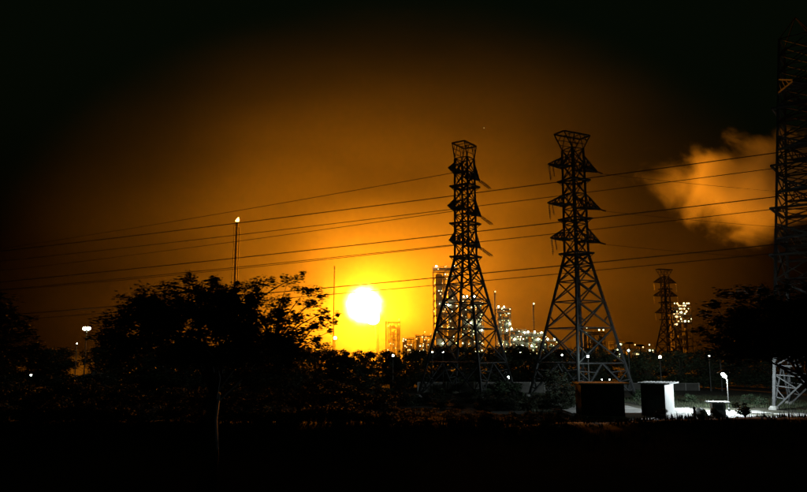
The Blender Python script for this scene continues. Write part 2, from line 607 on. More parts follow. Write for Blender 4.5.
# burning gas round the core: thin glowing licks with a ragged, soft edge
ev = MB(); ev.lathe([(.02, -1)] + [(sin(pi * k / 12), -cos(pi * k / 12)) for k in range(1, 12)] + [(.02, 1)], n=24)
for v in ev.v:
    v *= 27.0
m = bpy.data.materials.new('burning_gas'); m.use_nodes = True
t = m.node_tree; t.nodes.remove(t.nodes['Principled BSDF'])
em = t.nodes.new('ShaderNodeEmission'); em.inputs['Color'].default_value = (1.0, 0.62, 0.16, 1)
tc = t.nodes.new('ShaderNodeTexCoord')
ln = t.nodes.new('ShaderNodeVectorMath'); ln.operation = 'LENGTH'
t.links.new(tc.outputs['Object'], ln.inputs[0])
n1 = t.nodes.new('ShaderNodeTexNoise'); n1.inputs['Scale'].default_value = .13; n1.inputs['Detail'].default_value = 4
t.links.new(tc.outputs['Object'], n1.inputs['Vector'])
na = t.nodes.new('ShaderNodeMath'); na.operation = 'MULTIPLY_ADD'; na.inputs[1].default_value = -9.0; na.inputs[2].default_value = 4.5
t.links.new(n1.outputs['Fac'], na.inputs[0])
sm_ = t.nodes.new('ShaderNodeMath'); sm_.operation = 'ADD'
t.links.new(ln.outputs['Value'], sm_.inputs[0]); t.links.new(na.outputs[0], sm_.inputs[1])
mr = t.nodes.new('ShaderNodeMapRange'); mr.inputs['From Min'].default_value = 12.0; mr.inputs['From Max'].default_value = 25.0
mr.inputs['To Min'].default_value = 1.0; mr.inputs['To Max'].default_value = 0.0
t.links.new(sm_.outputs[0], mr.inputs['Value'])
pw = t.nodes.new('ShaderNodeMath'); pw.operation = 'POWER'; pw.inputs[1].default_value = 3.2
t.links.new(mr.outputs[0], pw.inputs[0])
ml = t.nodes.new('ShaderNodeMath'); ml.operation = 'MULTIPLY'; ml.inputs[1].default_value = 2.0
t.links.new(pw.outputs[0], ml.inputs[0]); t.links.new(ml.outputs[0], em.inputs['Strength'])
t.links.new(em.outputs[0], t.nodes['Material Output'].inputs['Volume'])
m.cycles.volume_step_rate = .5
eo = ev.build('burning_gas', m, fo); eo.location = cen

guyed_pipe(237, 222, 560, 1.0, 'tall twin-pipe stack with a small flame rising behind the broad tree', flame=1.6, riser=True)
guyed_pipe(334.5, 266, 640, .55, 'slim bare mast between the broad tree and the huge flame', 'mast', 'mast')
guyed_pipe(494.5, 291, 560, .65, 'slim dark stack between the scaffolded towers', 'stack', 'stack', light=L_WARM)
guyed_pipe(533, 303, 560, .6, 'slim stack with a lamp at its tip beside the flat-headed pylon', 'stack', 'stack', light=L_PLANT)
guyed_pipe(386, 321, 668, .7, 'short slim stack just beside the huge flame', 'stack', 'stack')


# ------------------------------------------------------------------ refinery units
def process_unit(px0, px1, py_top, D, label, nv=2, storey=6.5, lamps=20, depth=14, lampm=(L_PLANT, L_PLANT_D, L_PLANT_D), big=0, name='refinery_tower',
                 frame=True, vfrac=.95, lamp_zone=(0.05, 1.0), skin=False, seed=1, r_l=.5, bigm=None, vm=None):
    R = random.Random(seed)
    a, b_ = at(px0, py_top, D), at(px1, py_top, D)
    W = b_.x - a.x; H = a.z; cx = (a.x + b_.x) / 2
    root = empty(name, (cx, D, 0)); tag(root, label, 'refinery unit')
    hw, hd = W / 2, depth / 2
    lv = []
    z = storey
    while z < H - 1:
        lv.append(z); z += storey
    lv.append(H)
    if frame:
        nb = max(1, int(round(W / 8.0)))
        xs = [-hw + W * i / nb for i in range(nb + 1)]
        for x in xs:
            for y in (-hd, hd):
                MB().bar((x, y, 0), (x, y, H + 1.1), .5).build('column', PLANT, root)
        for z in lv:
            b = MB()
            b.box((-hw - .6, -hd - .6, z - .22), (hw + .6, hd + .6, z - .05))
            for y in (-hd, hd):
                b.bar((-hw, y, z - .4), (hw, y, z - .4), .4, .5)
            pf = b.build('platform', PLANT, root)
            b = MB()
            for y in (-hd - .5, hd + .5):
                b.bar((-hw - .5, y, z + 1.1), (hw + .5, y, z + 1.1), .12)
                b.bar((-hw - .5, y, z + .55), (hw + .5, y, z + .55), .09)
                nn = int(W / 2) + 1
                for i in range(nn + 1):
                    x = -hw - .5 + (W + 1) * i / nn
                    b.bar((x, y, z), (x, y, z + 1.1), .1)
            for x in (-hw - .5, hw + .5):
                b.bar((x, -hd - .5, z + 1.1), (x, hd + .5, z + 1.1), .12)
            b.build('railing', PLANT, pf)
        b, b2 = MB(), MB()
        pz = 0
        for z in lv:
            for i in range(nb):
                if True:
                    x0, x1 = (xs[i], xs[i + 1]) if R.random() < .5 else (xs[i + 1], xs[i])
                    b.bar((x0, -hd, pz), (x1, -hd, z - .5), .25)
                if True:
                    b2.bar((xs[i], hd, pz), (xs[i + 1], hd, z - .5), .25)
            pz = z
        b.build('bracing', PLANT, root); b2.build('bracing', PLANT, root)
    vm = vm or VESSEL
    for i in range(nv):
        vr = min(W / nv * .34, depth * .36) * R.uniform(.75, 1.0)
        x = -hw + W * (i + .5) / nv + R.uniform(-.5, .5)
        vh = H * (vfrac if frame else 1.0) * (R.uniform(.72, 1.0) if i else 1.0)
        prof = [(vr * .8, 0.1), (vr, .6)]
        z = 3.0
        while z < vh - vr * .6 - 2:
            prof += [(vr, z), (vr * 1.04, z + .05), (vr * 1.04, z + .35), (vr, z + .4)]
            z += 5.5
        prof += [(vr, vh - vr * .6), (vr * .87, vh - vr * .3), (vr * .5, vh - vr * .08), (vr * .1, vh)]
        ve = MB().lathe(prof, (x, R.uniform(-1, 1), 0), 16).build('vessel', vm, root, False)
        # pipe down the vessel
        pxr = x + vr * 1.25 * R.choice((-1, 1)); py = -vr * .5
        MB().tube([(x, py, vh + .4), (pxr, py, vh + .6), (pxr, py, vh - 2), (pxr, py, 1)], .35, 8).build('pipe', PLANT, ve)
        if not frame:
            b = MB()
            for z in [vh * .25, vh * .5, vh * .75, vh - vr]:
                b.lathe([(vr * 1.02, z), (vr * 1.5, z), (vr * 1.5, z + .2), (vr * 1.02, z + .2)], (x, 0, 0), 14)
                for k in range(14):
                    a_ = 2 * pi * k / 14
                    p = Vector((x + vr * 1.5 * cos(a_), vr * 1.5 * sin(a_), z + .2))
                    b.bar(p, p + Vector((0, 0, 1.1)), .1)
            b.build('walkway', PLANT, ve)
    # pipe rack across the front
    b = MB()
    for k in range(4):
        z = R.uniform(.1, .8) * H; x0, x1 = sorted((R.uniform(-hw, hw), R.uniform(-hw, hw)))
        b.tube([(x0, -hd + 1.2, R.uniform(0, z)), (x0, -hd + 1.2, z), (x1, -hd + 1.2, z), (x1, -hd + 1.2, R.uniform(z, H))], .3, 6)
    b.build('piping', VESSEL, root)
    # heat exchangers / drums lying on the platforms
    if frame:
        for z in [0.3] + lv[:-1]:
            if R.random() < .75 and W > 6:
                L = W * R.uniform(.25, .45); r = R.uniform(.8, 1.3); x = R.uniform(-hw + .5, hw - L - .5)
                MB().lathe([(r * .5, 0), (r, .5), (r, L - .5), (r * .5, L)], (x, -hd + 2.2, z + r + .3), 12, (1, 0, 0)).build('drum', VESSEL, root)
    for k in range(int(lamps * 1.5)):
        z = lamp_zone[0] * H + (lamp_zone[1] - lamp_zone[0]) * H * R.random()
        zz = min(lv, key=lambda q: abs(q - z))
        m = R.choice(lampm)
        link('lamp', bulb(r_l * R.choice((.45, .6, .7, .85, 1.0)), m), root, (R.uniform(-hw, hw), -hd - R.choice((.5, .9)), zz + R.choice((1.4, 2.4, 3.2, -1.0))))
    for k in range(big):
        zz = R.choice(lv)
        if k == 0: zz = H
        link('lamp', bulb(.5, bigm or L_PLANT_S), root, (-hw + W * (k + .5) / big, -hd - 1.3, min(H + 1.4, zz + 2.2)))
    return root


process_unit(433, 456, 269, 560, 'tallest open scaffold refinery tower with many platforms, behind the tilted-insulator pylon', nv=2, lamps=34, big=4, storey=6.0,
             seed=3, lampm=(L_PLANT, L_WARM, L_PLANT_D, L_PLANT_D), r_l=.5)
process_unit(461, 482, 299, 550, 'stocky refinery tower thick with greenish lamps behind the pylon legs', nv=3, lamps=46, big=6, storey=5.5, seed=4)
process_unit(496, 509, 309, 560, 'narrow refinery tower with pale lit vessels beside the slim dark stack', nv=2, lamps=26, big=5, storey=5.5, seed=5)
process_unit(509, 524, 331, 545, 'low brightly lit refinery block beside the narrow tower', nv=3, lamps=18, big=6, storey=5, seed=6)
process_unit(524.5, 541, 334, 545, 'low brightly lit refinery block under the lamp-tipped slim stack', nv=3, lamps=16, big=5, storey=5, seed=7)
process_unit(542, 556, 341, 540, 'very low lamp-lit refinery block behind the flat-headed pylon left leg', nv=2, lamps=9, big=2, storey=5, seed=8)
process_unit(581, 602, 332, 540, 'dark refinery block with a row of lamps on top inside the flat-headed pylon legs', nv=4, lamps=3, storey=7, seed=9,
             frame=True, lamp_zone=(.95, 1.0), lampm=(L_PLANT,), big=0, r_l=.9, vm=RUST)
process_unit(612, 621, 343, 540, 'small lamp-lit refinery frame right of the flat-headed pylon', nv=1, lamps=8, storey=5, seed=10, r_l=.8)
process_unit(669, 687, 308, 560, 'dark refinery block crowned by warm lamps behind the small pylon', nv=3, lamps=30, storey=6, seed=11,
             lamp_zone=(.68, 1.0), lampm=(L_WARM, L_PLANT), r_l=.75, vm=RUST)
process_unit(388, 400, 322, 672, 'short refinery tower in the glare beside the huge flame', nv=3, lamps=6, storey=6, seed=12, lampm=(L_WARM,), r_l=.5)
process_unit(403, 414, 339, 590, 'low refinery frame between the glare and the scaffold tower', nv=2, lamps=8, storey=5, seed=13, lampm=(L_WARM,), r_l=.6)
process_unit(416, 431, 336, 590, 'low refinery frame at the foot of the scaffold tower', nv=3, lamps=12, storey=5, seed=14, lampm=(L_WARM, L_PLANT), r_l=.6)
process_unit(625, 652, 349, 540, 'long low refinery rack with scattered lamps beside the flat-headed pylon', nv=4, lamps=8, storey=4.5, seed=15, lampm=(L_WARM, L_PLANT), r_l=.8)


# ------------------------------------------------------------------ lamp posts
def lamp_post(px, py, D, label, m=L_DIM, r=.3, kind='globe', group=None, pr=.09, heads=1):
    p = at(px, py, D)
    root = empty('lamp_post', (p.x, D, ground_h(p.x, D))); tag(root, label, 'lamp post', group)
    H = p.z - root.location.z
    MB().lathe([(pr * 2.2, 0), (pr * 2.2, .5), (pr * 1.4, .6), (pr * .8, H - r * .5)], n=10).build('post', POLE, root)
    if heads == 1:
        b = MB().lathe([(r * .5, H - r * 1.3), (r * .9, H - r * .9), (r * .6, H - r * .85)], n=10)
        b.build('holder', POLE, root)
        link('lamp', bulb(r, m), root, (0, 0, H))
    else:
        MB().bar((-r * 1.5, 0, H - r), (r * 1.5, 0, H - r), .14).build('cross_bar', POLE, root)
        for k in range(heads):
            x = r * 1.15 * (2 * k / (heads - 1) - 1)
            hd = MB().box((x - r * .8, -r * .5, H - r * .95), (x + r * .8, r * .5, H - r * .6)).build('lamp_housing', POLE, root)
            link('lamp', bulb(r, m), hd, (x, -.1, H - r * .2 + .05))
    return root


lamp_post(87, 328.5, 150, 'tall mast with dazzling white lamps left of the broad tree', L_MAST, .38, heads=2, pr=.1)
lamp_post(77, 343.5, 158, 'small white lamp post beside the dazzling mast', L_WHITE, 0.12)
lamp_post(31, 375, 140, 'lone low lamp post out on the dark field', L_WHITE, 0.18)
lamp_post(335, 338, 260, 'bright warm lamp post at the right edge of the broad tree', L_MAST, .55, pr=.15)
lamp_post(393, 355.5, 158, 'lamp post with a greenish lit pole below the glare', L_WHITE, 0.26)
lamp_post(432.5, 352, 158, 'small lamp post in front of the dark treeline', L_WHITE, 0.17, group='lamps before the treeline')
lamp_post(443, 352, 158, 'small lamp post in front of the dark treeline', L_WHITE, 0.17, group='lamps before the treeline')
lamp_post(508.5, 377.5, 143, 'low lamp post standing by shrubs at the tilted-insulator pylon', L_WHITE, 0.26)
lamp_post(534, 378, 143, 'low lamp post standing between the two slim pylons', L_WHITE, 0.26)
lamp_post(562, 355, 150, 'small lamp post seen through the flat-headed pylon left legs', L_WHITE, 0.17)
lamp_post(588, 356.5, 124, 'slender lamp post inside the flat-headed pylon legs behind the hut', emit('bright_yard_lamp', (0.80, 1.0, 0.95), 520, True), .2)
lamp_post(602, 379.5, 150, 'low lamp post peeping over the plain hut roof', L_WHITE, 0.13, group='lamps over the hut roof')
lamp_post(609.5, 379.5, 150, 'low lamp post peeping over the plain hut roof', L_WHITE, 0.13, group='lamps over the hut roof')
lamp_post(660, 357, 158, 'bright warm lamp post at the foot of the small pylon', L_MAST, .3)
lamp_post(628.5, 350.5, 158, 'bright white lamp post against the long low refinery rack', L_WHITE, 0.22)
lamp_post(709, 356.5, 158, 'small lamp post under the dark right-hand trees', L_WHITE, 0.22, group='lamps under the smeared tree')
lamp_post(720, 355, 158, 'small lamp post under the dark right-hand trees', L_WHITE, 0.18, group='lamps under the smeared tree')


def high_mast(px, py, D, label, group):
    p = at(px, py, D)
    root = empty('high_mast', (p.x, D, 0)); tag(root, label, 'mast', group)
    H = p.z
    MB().lathe([(.5, 0), (.3, H * .5), (.22, H)], n=8).build('post', STEEL, root)
    MB().lathe([(.3, H - .6), (2.2, H - .3), (2.4, H), (1.6, H + .5), (.3, H + .6)], n=12).build('lamp_ring', STEEL, root)


high_mast(629.5, 343, 380, 'unlit high mast with a dark round lamp ring', 'unlit high masts')
high_mast(640, 345.5, 380, 'unlit high mast with a dark round lamp ring', 'unlit high masts')

# floodlight that lights the yard and the foot of the huge pylon
pf = at(727, 379, 105)
root = empty('floodlight_post', (pf.x, 105, 0)); tag(root, 'floodlight post blazing over the concrete yard', 'floodlight')
Hf = pf.z
MB().lathe([(.2, 0), (.2, .5), (.09, .6), (.07, Hf)], n=10).build('post', POLE, root)
MB().tube([(0, 0, Hf - .2), (-.25, 0, Hf + .5), (-.55, 0, Hf + .95), (-.8, 0, Hf + 1.05)], .06, 6).build('bracket', POLE, root)
hd = MB().box((-.72, -.2, Hf + 1.0), (-.2, .2, Hf + 1.12)).build('lamp_housing', POLE, root)
b = MB(); b.lathe([(.05, 0), (.16, .03), (.22, .12), (.22, .7), (.16, .8), (.05, .84)], (-.75, -.02, Hf + .86), 10, (.85, -.1, -.9))
b.build('lamp', L_FLOOD, hd, True)
MB().lathe([(.98, Hf + .90), (1.0, Hf + .92), (.35, Hf + 1.24), (.08, Hf + 1.26), (.06, Hf + 1.22), (.33, Hf + 1.2)], (-.42, 0, 0), 18).build('added_shade', POLE, hd)  # hood added to keep the floodlight off the upper pylon


# ------------------------------------------------------------------ huts, booth, walls
def hut(px0, px1, D, h, dep, yaw, label, vents=2, end=None):
    a = at(px0, 400, D); c = at(px1, 400, D)
    L = (c.x - a.x)
    root = empty('site_hut', ((a.x + c.x) / 2, D + dep / 2, 0.05), yaw); tag(root, label, 'hut')
    hl, hd = L / 2, dep / 2
    # walls of upright ribbed sheets, each its own panel
    MB().box((-hl + .06, -hd + .06, 0), (hl - .06, hd - .06, h - .05)).build('wall_core', SHED_UNLIT, root)
    n = int(L / .75)
    for i in range(n):
        x0 = -hl + L * i / n
        for y in (-hd, hd):
            MB().box((x0 + .012, y - .05, .1), (x0 + L / n - .012, y + .05, h - .06)).bar((x0 + L / n / 2, y + (.06 if y > 0 else -.06), .1), (x0 + L / n / 2, y + (.06 if y > 0 else -.06), h - .1), .08, .05).build('wall_panel', SHED_UNLIT, root)
    n2 = int(dep / .75)
    for i in range(n2):
        y0 = -hd + dep * i / n2
        for x in (-hl, hl):
            MB().box((x - .05, y0 + .012, .1), (x + .05, y0 + dep / n2 - .012, h - .06)).build('wall_panel', end or SHED_UNLIT, root)
    b = MB().box((-hl - .35, -hd - .3, h - .04), (hl + .75, hd + .3, h + .12))
    rf = b.build('roof', ROOF, root)
    m = int((L + 1.1) / .45)
    b = MB()
    for i in range(m + 1):
        x = -hl - .33 + (L + 1.06) * i / m
        b.bar((x, -hd - .3, h + .14), (x, hd + .3, h + .14), .06, .05)
    b.build('roof_ribs', ROOF, rf)
    d = MB().box((-.55 - hl * .2, -hd - .11, .05), (.45 - hl * .2, -hd - .065, 2.2)).build('door', SHEDD, root)
    MB().bar((.3 - hl * .2, -hd - .16, 1.0), (.3 - hl * .2, -hd - .16, 1.25), .04).build('handle', STEEL, d)
    for k in range(vents):
        x = hl * .45 - k * hl * 1.1
        wv = MB().box((x - .35, -hd - .115, h - 1.5), (x + .35, -hd - .07, h - .8)).build('window', GLASS, root)
        b = MB()
        for q in range(5):
            b.bar((x - .35, -hd - .13, h - 1.45 + q * .15), (x + .35, -hd - .13, h - 1.45 + q * .15), .03)
        b.build('louvre', STEEL, wv)
    MB().box((-hl - .15, -hd - .15, -.1), (hl + .15, hd + .15, .07)).build('plinth', CONC, root)
    return root


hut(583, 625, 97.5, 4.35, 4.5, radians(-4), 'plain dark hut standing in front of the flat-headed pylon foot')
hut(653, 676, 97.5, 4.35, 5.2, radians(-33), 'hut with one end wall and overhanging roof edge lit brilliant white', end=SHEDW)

# small booth with an overhanging slab roof
p = at(719, 402, 98)
root = empty('guard_booth', (p.x, 98.5, .09), radians(-12)); tag(root, 'small dark booth with a wide lit slab roof on the yard', 'booth')
MB().box((-.85, -.8, 0), (.85, .8, 1.75)).build('wall', SHEDD, root)
MB().box((-1.4, -1.2, 1.753), (1.4, 1.2, 1.9)).build('roof', ROOF, root)
MB().box((-.5, -.84, .8), (.5, -.803, 1.5)).build('window', GLASS, root)
d = MB().box((.853, -.4, .05), (.89, .4, 1.65)).build('door', SHEDD, root)
MB().bar((.92, -.3, .8), (.92, -.3, 1.0), .04).build('handle', STEEL, d)

# bollard and tarpaulin heap
p = at(694, 404, 95)
root = empty('bollard', (p.x, 95, .09)); tag(root, 'short dark post standing before the white heap', 'bollard')
MB().lathe([(.16, 0), (.16, 1.25), (.2, 1.27), (.2, 1.4), (.1, 1.5)], n=12).build('post', SHEDD, root)
MB().lathe([(.3, 0), (.3, .06), (.18, .08)], n=12).build('base_plate', STEEL, root)
p = at(702.5, 410, 96.5)
tm = MB(); nr, ncol = 10, 26
for j in range(nr + 1):
    t = j / nr
    for k in range(ncol):
        a = 2 * pi * k / ncol
        d = Vector((cos(a), sin(a), t))
        rr = (1 - t) ** .42 * (1 + .16 * noise.noise(d * 1.7) + .06 * sin(a * 7) * (1 - t))
        tm.v.append(Vector((1.05 * rr * cos(a), 1.4 * rr * sin(a), 1.15 * t * (1 + .12 * noise.noise(d * 3)))))
for j in range(nr):
    for k in range(ncol):
        k2 = (k + 1) % ncol
        tm.f.append((j * ncol + k, j * ncol + k2, (j + 1) * ncol + k2, (j + 1) * ncol + k))
o = tm.build('covered_heap', TARP, None, True); o.location = (p.x, 97.2, .09)
tag(o, 'rounded heap under a pale tarpaulin beside the dark post', 'heap')


def panel_wall(pxa, pxb, D, py_top, label):
    a, c = at(pxa, py_top, D), at(pxb, py_top, D)
    H = a.z
    root = empty('boundary_wall', (a.x, D, 0)); tag(root, label, 'wall')
    L = c.x - a.x; n = int(L / 3)
    pm = MB().box((.1, -.06, 0), (2.9, .06, H - .1)).mesh('panel', WALLP)
    qm = MB().box((-.11, -.14, 0), (.11, .14, H + .02)).mesh('post', CONC)
    cm = MB().box((.12, -.13, H - .097), (2.88, .13, H - .01)).mesh('coping', CONC)
    for i in range(n + 1):
        link('post', qm, root, (i * 3.0, 0, rnd.uniform(-.03, .03)))
        if i < n:
            q = link('panel', pm, root, (i * 3.0, 0, rnd.uniform(-.02, .0)))
            link('coping', cm, q, (0, 0, 0))


panel_wall(418, 572, 152, 382, 'low concrete panel wall running behind the slim pylons')
panel_wall(592, 700, 160, 383, 'concrete panel wall running on behind the huts')


# ------------------------------------------------------------------ trees
def leaf_cloud(b, c, rx, ry, rz, n, size, R, flat=.0, stretch=1.0):
    for _ in range(n):
        while True:
            d = Vector((R.uniform(-1, 1), R.uniform(-1, 1), R.uniform(-1, 1)))
            if d.length < 1: break
        d *= (.55 + .45 * R.random())
        p = c + Vector((d.x * rx, d.y * ry, d.z * rz))
        a = R.uniform(0, 2 * pi); tl = R.gauss(0, .9 - flat * .75)
        s = size * R.uniform(.55, 1.3)
        u = Vector((cos(a) * stretch, sin(a), 0)) * s
        v = Vector((-sin(a) * cos(tl), cos(a) * cos(tl), sin(tl))) * s * .5
        i = len(b.v)
        b.v += [p - u, p - v * .9, p + u * 1.1, p + v]
        b.f.append((i, i + 1, i + 2, i + 3))


def spray(b, c, rx, ry, rz, n, size, R):
    """ragged bough tip: leaves gathered along a few twigs"""
    tw = R.randint(6, 10)
    for _ in range(tw):
        a = R.uniform(0, 2 * pi); q = R.uniform(.15, 1.25)
        e = c + Vector((cos(a) * rx * q, sin(a) * ry * q, R.uniform(-1.3, 1.2) * rz))
        s0 = c + (e - c) * R.uniform(-.1, .4)
        w_ = R.uniform(.12, .3)
        for _k in range(int(n / tw * R.uniform(.5, 1.5))):
            t_ = R.random()
            p = s0.lerp(e, t_) + Vector((R.gauss(0, w_ * rx * .6), R.gauss(0, w_ * ry), R.gauss(0, .35 * rz + .06)))
            leaf_cloud(b, p, .01, .01, .01, 1, size * R.uniform(.6, 1.2), R, .45, 1.3)


def far_tree_mesh(R, H, wdt):
    """trunk mesh and crown mesh of an ordinary broadleaf"""
    t = MB()
    fork = H * R.uniform(.28, .4)
    t.tube([(0, 0, -.1), (.05, .03, fork * .5), (R.uniform(-.2, .2), R.uniform(-.2, .2), fork), (R.uniform(-.4, .4), 0, H * .75)], [.26, .21, .18, .05], 7)
    b = MB()
    n = R.randint(9, 13)
    for k in range(n):
        a = 2 * pi * k / n + R.uniform(-.3, .3)
        zz = R.uniform(.42, .93); rad = wdt / 2 * R.uniform(.35, .85) * (1.15 - abs(zz - .6))
        c = Vector((cos(a) * rad, sin(a) * rad, H * zz))
        t.tube([(0, 0, fork * R.uniform(.85, 1.05)), c * .55 + Vector((0, 0, fork * .45)), c], [.11, .07, .02], 5)
        r = wdt * R.uniform(.13, .22)
        leaf_cloud(b, c, r, r, r * .75, 210, .26, R)
    leaf_cloud(b, Vector((0, 0, H * .55)), wdt * .42, wdt * .42, H * .38, 900, .28, R)
    leaf_cloud(b, Vector((0, 0, H * .2)), wdt * .5, wdt * .5, H * .22, 2200, .3, R)
    return t.mesh('trunk', BARK), b.mesh('crown', LEAF)


variants = []
for k in range(6):
    R = random.Random(40 + k)
    variants.append(far_tree_mesh(R, 10.0, R.uniform(8, 11)))


def far_tree(x, y, h, wscale, label, group, v=None, rz=None, name='tree'):
    tm_, cm_ = variants[v if v is not None else rnd.randrange(6)]
    r = empty(name, (x, y, ground_h(x, y)), rnd.uniform(0, 6.28) if rz is None else rz)
    r.scale = (h / 10 * wscale, h / 10 * wscale, h / 10)
    tag(r, label, 'tree', group)
    link('trunk', tm_, r); link('crown', cm_, r)
    return r


def skyline(px):
    # photo row where the dark treeline ends, by column
    pts = [(-80, 344), (0, 345), (45, 349), (90, 346), (200, 342), (330, 344), (345, 348), (375, 351), (430, 348), (450, 345), (505, 346), (540, 345.5),
           (600, 349), (650, 352), (690, 350), (740, 345), (900, 342)]
    for (a, ya), (c, yc) in zip(pts, pts[1:]):
        if a <= px <= c:
            return ya + (yc - ya) * (px - a) / (c - a)
    return 346


x = -122.0
while x < 122:
    D = rnd.uniform(166, 186)
    px = 403.5 + x / D * F_PX
    h = 9 + (350 - skyline(px)) * D / F_PX + rnd.uniform(-.5, .55)
    far_tree(x, D, h, rnd.uniform(.95, 1.25), 'dark tree in the treeline before the refinery', 'treeline before the refinery')
    x += rnd.uniform(3.0, 4.4)
x = -150.0
while x < 150:
    D = rnd.uniform(205, 235)
    px = 403.5 + x / D * F_PX
    h = 9 + (350 - skyline(px)) * D / F_PX - rnd.uniform(-.3, 1.5)
    far_tree(x, D, h, rnd.uniform(1.0, 1.4), 'dark tree half hidden behind the treeline', 'second row of dark trees')
    x += rnd.uniform(6.5, 9.5)


def near_tree(base, clumps, label, trunk_to, seed, leaf=.105, dens=560, name='spreading_tree', limb_r=.42):
    """clumps: (x, y, z, rx, ry, rz) in world metres, layered flat sprays of foliage"""
    R = random.Random(seed)
    root = empty(name, (base[0], base[1], ground_h(base[0], base[1]))); tag(root, label, 'tree')
    o = root.location
    t = MB(); b = MB()
    fork = Vector((trunk_to[0], trunk_to[1], trunk_to[2])) - o
    t.tube([(0, 0, -.3), fork * .35 + Vector((.12, 0, 0)), fork * .7 + Vector((-.1, .05, 0)), fork], [limb_r * 1.35, limb_r, limb_r * .85, limb_r * .75], 10)
    t.build('trunk', BARK, root, True)
    lm = MB()
    cs = [Vector(c[:3]) - o for c in clumps]
    mains = R.sample(range(len(cs)), min(11, len(cs)))
    paths = []
    for k in mains:
        c = cs[k]; L = (c - fork).length
        m1 = fork.lerp(c, .33) + Vector((R.uniform(-.5, .5), R.uniform(-.5, .5), R.uniform(.0, .15) * L))
        m2 = fork.lerp(c, .68) + Vector((R.uniform(-.5, .5), R.uniform(-.5, .5), R.uniform(.0, .12) * L))
        pth = [fork - Vector((0, 0, R.uniform(0, 1.0))), m1, m2, c]
        lm.tube(pth, [limb_r * .34, limb_r * .22, limb_r * .12, .02], 6)
        paths.append(pth)
    for k, (x, y, z, rx, ry, rz) in enumerate(clumps):
        c = cs[k]
        if k not in mains:
            q = min([p_ for pth in paths for p_ in (pth[1], pth[2], pth[1].lerp(pth[2], .5), pth[2].lerp(pth[3], .5))], key=lambda p_: (p_ - c).length)
            mid = q.lerp(c, .55) + Vector((R.uniform(-.25, .25), R.uniform(-.25, .25), R.uniform(-.1, .25)))
            lm.tube([q, mid, c], [.055, .035, .012], 4)
        n = int(dens * max(.07, rx * ry * .75))
        spray(b, c, rx, ry, rz, n, leaf, R)
    lm.build('limbs', BARK, root)
    b.build('crown', LEAF, root)
    return root


def px_clumps(D, spec, R, n_fill, dome, fill_depth=4.0):
    """clumps from photo columns/rows at depth D plus filling inside a dome (cx, cy, hw, hh)"""
    out = []
    s = D / F_PX
    for (px, py, rx, rz) in spec:
        p = at(px, py, D + R.uniform(-2.0, 2.0))
        out.append((p.x, p.y, p.z, rx * s, max(.5, rx * s * .8), rz * s))
    cx, cyy, hw, hh = dome
    k = 0
    while k < n_fill:
        u, v = R.uniform(-1, 1), R.uniform(-.45, 1)
        if u * u + (v if v > 0 else v * .4) ** 2 > .82: continue
        if u > .45 and R.random() < .55: 
            k += 1; continue
        dep = fill_depth * sqrt(max(.08, 1 - u * u - max(0, v) ** 2)) * R.uniform(-1, 1)
        p = at(cx + u * hw, cyy - v * hh, D + dep)
        out.append((p.x, p.y, p.z, R.uniform(.7, 1.35), R.uniform(.7, 1.2), R.uniform(.25, .5)))
        k += 1
    return out


R = random.Random(91)
spec = [(102, 336, 16, 5), (108, 322, 16, 5), (122, 310, 16, 5), (135, 301, 20, 4.5), (142, 288, 12, 3.5), (160, 297, 18, 5), (172, 285, 15, 4), (190, 279, 17, 4.5),
        (212, 281, 20, 4.5), (235, 288, 20, 4.5), (255, 286, 18, 4), (270, 282, 14, 3.5), (288, 281, 15, 3.8), (303, 273, 6, 1.6), (306, 290, 16, 3), (318, 297, 12, 2.2),
        (310, 304, 16, 3.4), (325, 311, 10, 2.4), (322, 318, 14, 3), (335, 322, 7, 1.5), (312, 326, 16, 2.6), (300, 318, 18, 5), (284, 300, 20, 5), (330, 331, 8, 1.6),
        (296, 334, 20, 3.6), (318, 340, 16, 2.6), (338, 314, 6, 1.3), (150, 320, 24, 6), (120, 338, 20, 6), (180, 340, 28, 7), (240, 342, 30, 7), (280, 344, 24, 5)]
cl = px_clumps(41, spec, R, 210, (205, 340, 108, 56), 4.5)
c0 = at(212, 340, 41)
near_tree((c0.x, 41), cl, 'broad spreading tree with layered dark foliage left of the huge flame', (c0.x + .3, 41, 6.6), 5)

spec = [(-8, 292, 12, 3), (4, 297, 12, 2.6), (-4, 312, 16, 4.5), (14, 312, 12, 3), (10, 322, 15, 4), (30, 318, 5, 2), (30, 333, 10, 3), (18, 338, 18, 4), (36, 345, 10, 3), (-20, 330, 22, 7), (0, 347, 24, 5),
        (-40, 300, 24, 7), (-50, 325, 26, 8), (-30, 282, 14, 4)]
cl = px_clumps(38, spec, R, 60, (-25, 345, 55, 50), 2.5)
c0 = at(-28, 340, 38)
near_tree((c0.x, 38), cl, 'leafy tree edging into view beside the dazzling mast', (c0.x, 38, 6.2), 6, limb_r=.3)

spec = [(715, 305, 16, 2.2), (735, 296, 20, 3), (760, 290, 22, 4), (785, 288, 20, 4.5), (805, 284, 20, 5), (745, 312, 26, 4), (775, 306, 26, 5), (800, 302, 24, 6), (720, 322, 22, 4),
        (700, 330, 14, 2.4), (748, 328, 28, 6), (780, 324, 28, 7), (810, 318, 26, 8), (730, 338, 24, 4), (765, 338, 28, 4), (795, 336, 22, 3), (830, 300, 26, 9), (840, 330, 26, 9), (850, 285, 20, 7),
        (706, 314, 11, 1.6), (712, 340, 16, 3)]
cl = px_clumps(36, spec, R, 90, (790, 338, 80, 44), 3.0)
c0 = at(815, 340, 36)
near_tree((c0.x, 36), cl, 'dark tree with drawn-out flat boughs crossing the huge pylon', (c0.x, 36, 6.9), 8, limb_r=.32)


